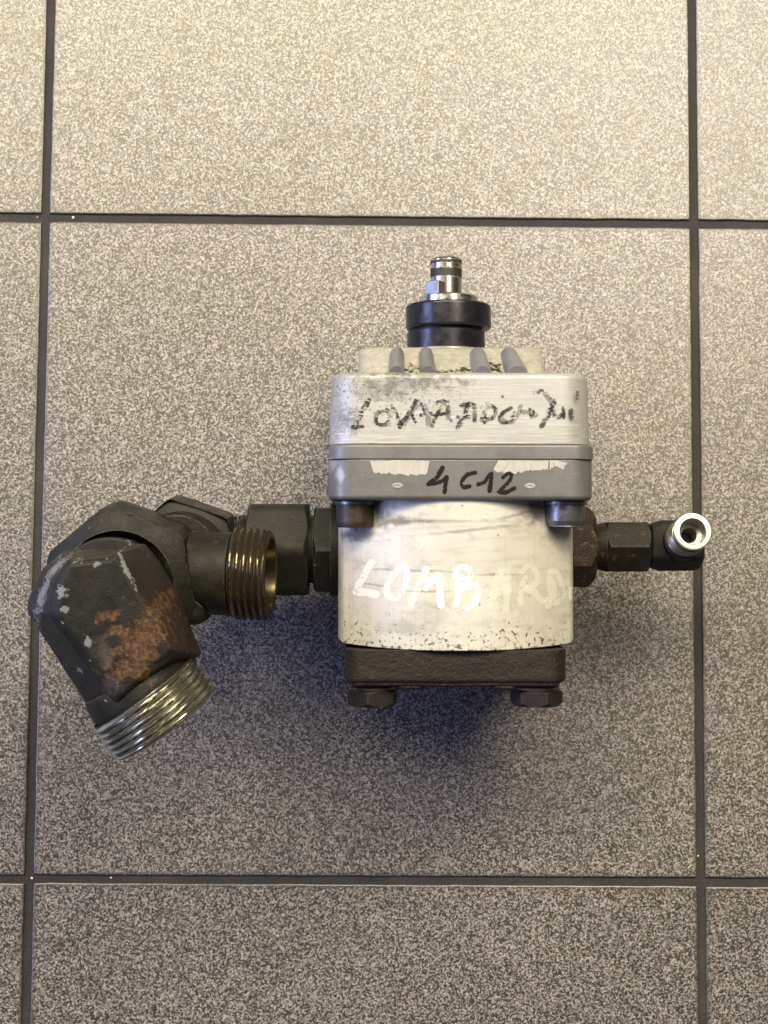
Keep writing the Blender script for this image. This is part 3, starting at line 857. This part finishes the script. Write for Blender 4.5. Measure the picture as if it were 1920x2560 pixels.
def mat_zinc():
    m = Mat('bright_zinc')
    n = m.noise(0.4, 4, .6)
    c = m.mix(n, (.38,.36,.29), (.50,.485,.43))
    at = m.N.new('ShaderNodeAttribute'); at.attribute_name = 'groove'
    c = m.mix(m.step(at.outputs['Fac'], .3, .7, 0, .97), c, (.03,.024,.012))
    c = m.mix(m.step(n, .60, .72, 0, .7), c, (.22,.17,.08))
    return m.done(c, .34, .85, m.bump(m.noise(1.5,2), .05, .15))
MZ = mat_zinc()
bm = bmesh.new()
add_lathe(bm, base_p, axp, [(0, rp+.4), (7.2, rp+.4), (7.6, rp-.6)], 72, True, False)
finish(bm, 'port_collar', MEB, el2)
bm = bmesh.new()
tot = 8+lp
add_thread(bm, base_p, axp, 7.2, tot-4.0, rp, 1.2, 2.7, 96, .5)
add_lathe(bm, base_p, axp, [(tot-4.0, rp-.75), (tot-3.2, rp-.9), (tot-1.1, rp-.9), (tot-.9, rp-.2), (tot-.25, rp-.3), (tot, rp-.8), (tot, 33.5*PP(95)+.2), (tot-.4, 33*PP(95)-.1), (tot-7.5, 31*PP(95)),
   (tot-8, 22*PP(90)), (tot-8.2, 20*PP(90)), (tot-10.5, 16.5*PP(88)), (tot-17, 16*PP(88))], 96, False, True)
port = finish(bm, 'threaded_port', MZ, el2, 28, label='bright zinc port facing up')
bm = bmesh.new()
add_lathe(bm, base_p, axp, [(tot-16.6, 0.1), (tot-16.5, 15.9*PP(88))], 48, True, False)
finish(bm, 'bore', MDK, port)

# ================================================================== writing and labels
def surf_flat(z): return lambda x, y: z
def on_surf(px, py, sf, lift):
    z = 120.0
    for _ in range(5):
        p = L(px, py, z); z = sf(p.x, p.y)+lift
    return Vector((p.x, p.y, z))
def strokes(name, lst, sf, m, lift=0.06, label=None, parent=None, step=4.0, across=5):
    """hand-drawn strokes: each (width_px, [(px,py),...]); ribbons lying on the surface"""
    b = bmesh.new(); uvl = b.loops.layers.uv.new('UVMap')
    for si, (wd, pts) in enumerate(lst):
        # catmull-rom resample
        P = [Vector((a[0], a[1])) for a in pts]
        if len(P) > 2:
            Q = [P[0]*2-P[1]]+P+[P[-1]*2-P[-2]]
            out = []
            for i in range(1, len(Q)-2):
                n = max(2, int((Q[i+1]-Q[i]).length/step))
                for k in range(n):
                    t = k/n
                    out.append(0.5*((2*Q[i])+(Q[i+1]-Q[i-1])*t+(2*Q[i-1]-5*Q[i]+4*Q[i+1]-Q[i+2])*t*t+(3*Q[i]-Q[i-1]-3*Q[i+1]+Q[i+2])*t**3))
            out.append(P[-1]); P = out
        else:
            n = max(2, int((P[1]-P[0]).length/step)); P = [P[0].lerp(P[1], k/n) for k in range(n+1)]
        # round ends
        d0 = (P[0]-P[1]).normalized(); d1 = (P[-1]-P[-2]).normalized()
        fr = [(P[0]+d0*wd*.5, .12), (P[0]+d0*wd*.36, .7)]+[(p, 1) for p in P]+[(P[-1]+d1*wd*.36, .7), (P[-1]+d1*wd*.5, .12)]
        rows = []; s = 0
        for i, (p, f) in enumerate(fr):
            a = fr[max(0, i-1)][0]; c = fr[min(len(fr)-1, i+1)][0]
            t = (c-a)
            t = t.normalized() if t.length > 1e-6 else d0
            nrm = Vector((-t.y, t.x))
            if i: s += (p-fr[i-1][0]).length
            row = []
            for j in range(across):
                v_ = -1+2*j/(across-1)
                q = p+nrm*v_*wd*.5*f
                row.append((b.verts.new(on_surf(q.x, q.y, sf, lift+0.012*si)*mm), s/20, v_*max(f, .5)))
            rows.append(row)
        for i in range(len(rows)-1):
            for j in range(across-1):
                q = (rows[i][j], rows[i][j+1], rows[i+1][j+1], rows[i+1][j])
                f = b.faces.new([e[0] for e in q])
                for lp_, e in zip(f.loops, q): lp_[uvl].uv = (e[1], e[2]*.5+.5)
    bmesh.ops.recalc_face_normals(b, faces=b.faces)
    return finish(b, name, m, parent, 60, recalc=False, label=label)
def mat_ink(name, colr, dens, nscale=.7, edge=.35, rough=.5, streak=False, fade=None, maxa=1.0):
    """marker ink, broken up by a noise; dens about 0.5: 0.3 = nearly solid, 0.6 = mostly rubbed off"""
    m = Mat(name)
    uv = m.N.new('ShaderNodeUVMap'); sx = m.N.new('ShaderNodeSeparateXYZ'); m.K.new(uv.outputs[0], sx.inputs[0])
    v = m.math('ABSOLUTE', m.math('SUBTRACT', m.math('MULTIPLY', sx.outputs[1], 2.0), 1.0))
    ed = m.math('MULTIPLY', m.step(v, .55, 1.05), edge)
    n = m.noise(nscale, 4, .7, m.vec((.62, 1.15, .3), (0,0,.05)) if streak else None)
    nb = m.noise(nscale*.22, 2, .5)
    val = m.math('SUBTRACT', m.math('ADD', n, m.math('MULTIPLY', m.math('SUBTRACT', nb, .5), .5)), ed)
    if fade: val = m.math('SUBTRACT', val, fade(m))
    a = m.math('MULTIPLY', m.step(val, dens-.04, dens+.06), maxa)
    m.done(colr, rough, spec=.2)
    tr = m.N.new('ShaderNodeBsdfTransparent'); mx = m.N.new('ShaderNodeMixShader')
    m.K.new(a, mx.inputs[0]); m.K.new(tr.outputs[0], mx.inputs[1]); m.K.new(m.b.outputs[0], mx.inputs[2])
    m.K.new(mx.outputs[0], m.out.inputs[0])
    return m.m
def Z(ox, oy, s, pts): return [(ox+a/s, oy+b/s) for a, b in pts]
# --- LOMBARD, white paint marker on the body  (left letters read at 4.88x from 820,1260; right at 4.88x from 1120,1260)
l1 = lambda w_, p: (w_*1.1, Z(820, 1260, 4.88, p)); l2 = lambda w_, p: (w_*1.1, Z(1120, 1260, 4.88, p))
body_sf = lambda x, y: body_top(max(XC-XH*.93, min(XC+XH*.93, x))) if abs(x-XC) < XH*.93 else body_top(XC+XH*.93)-10*(1-math.cos(math.asin(min(1, (abs(x-XC)/XH-.93)/.07))))
white1 = [
    l1(17, [(530,720),(460,840),(400,940),(360,1000)]), l1(19, [(345,1070),(450,1080),(590,1105)]),
    l1(15, [(930,765),(830,830),(740,960),(715,1070),(740,1130),(800,1150),(870,1120),(930,1030),(960,920),(965,820),(930,770)]),
    l1(17, [(1190,810),(1130,930),(1080,1060),(1020,1200)]), l1(17, [(1205,820),(1200,920),(1195,1020)]), l1(17, [(1210,1010),(1270,930),(1330,870)]), l1(18, [(1350,880),(1370,980),(1365,1100),(1380,1230)]),
    l2(15, [(110,900),(85,870),(130,790),(200,770),(260,810),(280,880),(240,950),(170,1020)]), l2(16, [(120,880),(115,1000),(125,1100),(100,1230)]),
    l2(16, [(140,1050),(250,1010),(330,990),(380,1050),(360,1150),(290,1230),(220,1280)]), l2(15, [(170,900),(230,930),(250,980)])]
white2 = [
    l2(15, [(640,830),(590,950),(560,1080),(525,1250)]), l2(16, [(650,830),(720,850),(730,1000),(715,1150),(705,1290)]), l2(22, [(560,1110),(640,1060),(720,1060)]), l2(20, [(625,880),(660,960)]),
    l2(12, [(940,900),(900,1000),(885,1120),(890,1230)]), l2(13, [(900,830),(980,760),(1050,790),(1090,870),(1090,950),(1020,1020),(940,1030)]), l2(15, [(960,1040),(1060,1080),(1130,1170),(1200,1180)]),
    l2(15, [(1255,850),(1245,960),(1250,1100),(1225,1250)]), l2(12, [(1250,820),(1310,820),(1370,930),(1400,1050),(1385,1160),(1300,1220)]), l2(10, [(1290,960),(1310,1080),(1290,1160)]),
    l2(7, [(1500,1030),(1492,1100),(1490,1170)])]
MW1 = mat_ink('white_marker', (.84,.84,.81), .37, .55, .12, .5, maxa=.80)
MW2 = mat_ink('thin_white_marker', (.82,.83,.75), .37, .5, .08, .5, maxa=.45)
strokes('white_lettering', white1, body_sf, MW1, .07, 'hand painted white letters L O M B', body)
strokes('white_lettering', white2, body_sf, MW2, .07, 'thin white letters A R D, nearly worn away', body)
# --- LOMBARDINI, rubbed black marker on the front housing (read at 2.37x from 800,860)
h = lambda w_, p: (w_*1.05, Z(800, 860, 2.37, p))
blk = [
    h(17, [(285,340),(250,400),(210,485)]), h(11, [(195,490),(250,488)]), h(9, [(175,390),(178,410)]),
    h(10, [(400,395),(345,410),(335,460),(360,478),(400,465),(410,430)]),
    h(15, [(430,375),(450,420),(475,485)]), h(13, [(475,480),(520,420),(565,340)]), h(9, [(545,420),(565,460)]), h(9, [(600,360),(620,400)]),
    h(10, [(600,420),(650,410),(690,420),(760,405)]), h(11, [(665,480),(690,420),(740,345)]), h(10, [(700,345),(750,340),(755,390)]), h(11, [(740,410),(775,450)]),
    h(15, [(820,490),(850,430),(880,360)]), h(10, [(835,360),(900,355),(915,400),(915,450)]), h(11, [(820,430),(880,430)]),
    h(10, [(975,460),(980,410),(960,370),(1000,355),(1040,390),(1020,440),(960,440)]), h(8, [(950,375),(1000,350)]),
    h(10, [(1130,380),(1090,400),(1060,440),(1085,465),(1130,450),(1150,410)]),
    h(9, [(1245,385),(1250,430)]), h(9, [(1265,400),(1268,430)]),
    h(15, [(1385,350),(1350,420),(1315,480)]), h(13, [(1375,360),(1400,440),(1440,410)]), h(10, [(1440,380),(1445,430)]), h(14, [(1488,395),(1490,430)]),
    h(11, [(1275,285),(1315,278)]), h(8, [(1330,300),(1360,320),(1390,330)]), h(11, [(1525,290),(1525,320)]), h(8, [(1080,310),(1090,320)])]
faint = [
    h(13, [(395,390),(340,410),(335,470),(400,475),(415,430),(395,390)]), h(14, [(500,470),(560,380),(590,340)]), h(14, [(620,370),(640,430),(640,480)]), h(14, [(700,350),(750,345),(760,440)]),
    h(14, [(845,365),(910,360),(915,450)]), h(12, [(975,460),(980,380),(1040,380),(1020,440),(960,450)]), h(12, [(1130,380),(1070,430),(1120,465),(1170,420),(1190,370)]), h(12, [(1200,400),(1280,420)]), h(14, [(1340,300),(1380,360)])]
MK1 = mat_ink('rubbed_black_marker', (.020,.020,.020), .485, .95, .16, .6, True, maxa=.76)
MK2 = mat_ink('ghost_black_marker', (.05,.05,.05), .43, .9, .1, .5, True, maxa=.34)
housing_z = zh
strokes('black_lettering', faint, surf_flat(housing_z), MK2, .05, 'faint smudges of black marker around the rubbed name', housing)
strokes('black_lettering', blk, surf_flat(housing_z), MK1, .20, 'rubbed black marker letters LOMBARDINI', housing)
# --- 4 C 12 on the flange
hn = lambda w_, p: (w_, Z(800, 860, 2.37, p))
num = [
    hn(13, [(725,735),(690,790),(645,828)]), hn(11, [(648,830),(700,822),(738,800)]), hn(12, [(750,790),(742,830),(738,875)]),
    hn(11, [(918,762),(870,775),(838,820),(850,848),(885,842)]),
    hn(11, [(938,830),(970,820),(1005,775)]), hn(12, [(1015,770),(1012,810),(1005,868)]),
    hn(10, [(1085,790),(1110,768),(1135,772),(1120,815),(1070,865)]), hn(12, [(1062,875),(1100,878),(1150,855)])]
MK3 = mat_ink('black_marker', (.012,.012,.013), .34, .8, .22, .35, maxa=.95)
# torn remains of a paper label (behind the number, under its tape)
def mat_paper():
    m = Mat('torn_paper')
    n = m.noise(.3, 5, .7, m.vec((2,.5,1)))
    c = m.mix(n, (.30,.295,.28), (.52,.51,.48))
    return m.done(c, .7, 0, m.bump(n, .4, .3), .3)
MPAP = mat_paper()
def scrap(top, bot, z, parent, m, name='paper_scrap', label=None):
    b = bmesh.new(); rnd = random.Random(int(top[0][0]))
    def samp(pl, n):
        out = []
        for i in range(n+1):
            t = i/n*(len(pl)-1); k = min(int(t), len(pl)-2); f = t-k
            out.append((pl[k][0]+(pl[k+1][0]-pl[k][0])*f, pl[k][1]+(pl[k+1][1]-pl[k][1])*f))
        return out
    n = 46
    A = samp(top, n); B = samp(bot, n)
    up = [(L(*Z(800,860,2.37,[(a[0]+rnd.uniform(-2,2), a[1]+rnd.uniform(-2.5,2.5))])[0], z)) for a in A]
    dn = [(L(*Z(800,860,2.37,[(a[0]+rnd.uniform(-3,3), a[1]+rnd.uniform(-8,8))])[0], z)) for a in B]
    add_loft(b, [[p-Vector((0,0,.2)) for p in up], up, dn, [p-Vector((0,0,.2)) for p in dn]], False, False, False)
    return finish(b, name, m, parent, 30, label=label)
zs = zf+.16
scrap([(295,693),(420,690),(560,690),(650,695)], [(318,765),(420,770),(560,778),(632,772)], zs, flange, MPAP)
scrap([(1060,690),(1150,690),(1250,692),(1355,692)], [(1025,745),(1110,770),(1250,748),(1350,745)], zs, flange, MPAP)
MTAPE = mat_ink('clear_tape', (.30,.30,.33), .2, .3, 0, .18, maxa=.25)
scrap([(1360,690),(1400,690),(1440,700),(1465,700)], [(1362,740),(1400,722),(1440,750),(1455,725)], zs+.02, flange, MPAP)
strokes('black_numbers', num, surf_flat(zf), MK3, .20, 'black marker writing 4 C 12', flange)
MRV = mat_steel('worn_dimple', (.32,.32,.31), .4, .5)
for px, py in ((458, 840), (1245, 842)):
    c = Z(800, 860, 2.37, [(px, py)])[0]; p = L(c[0], c[1], zf)
    b = bmesh.new()
    N = 24
    rr = []
    for f, hgt in ((1, 0), (.93, .22), (.7, .30), (.4, .22), (.05, .2)):
        rr.append([(p.x+2.5*f*math.cos(2*math.pi*i/N), p.y+1.25*f*math.sin(2*math.pi*i/N), zf-.03+hgt) for i in range(N)])
    add_loft(b, rr)
    finish(b, 'dimple', MRV, flange, 40)

sc.render.engine = 'CYCLES'
sc.render.resolution_x = 768; sc.render.resolution_y = 1024
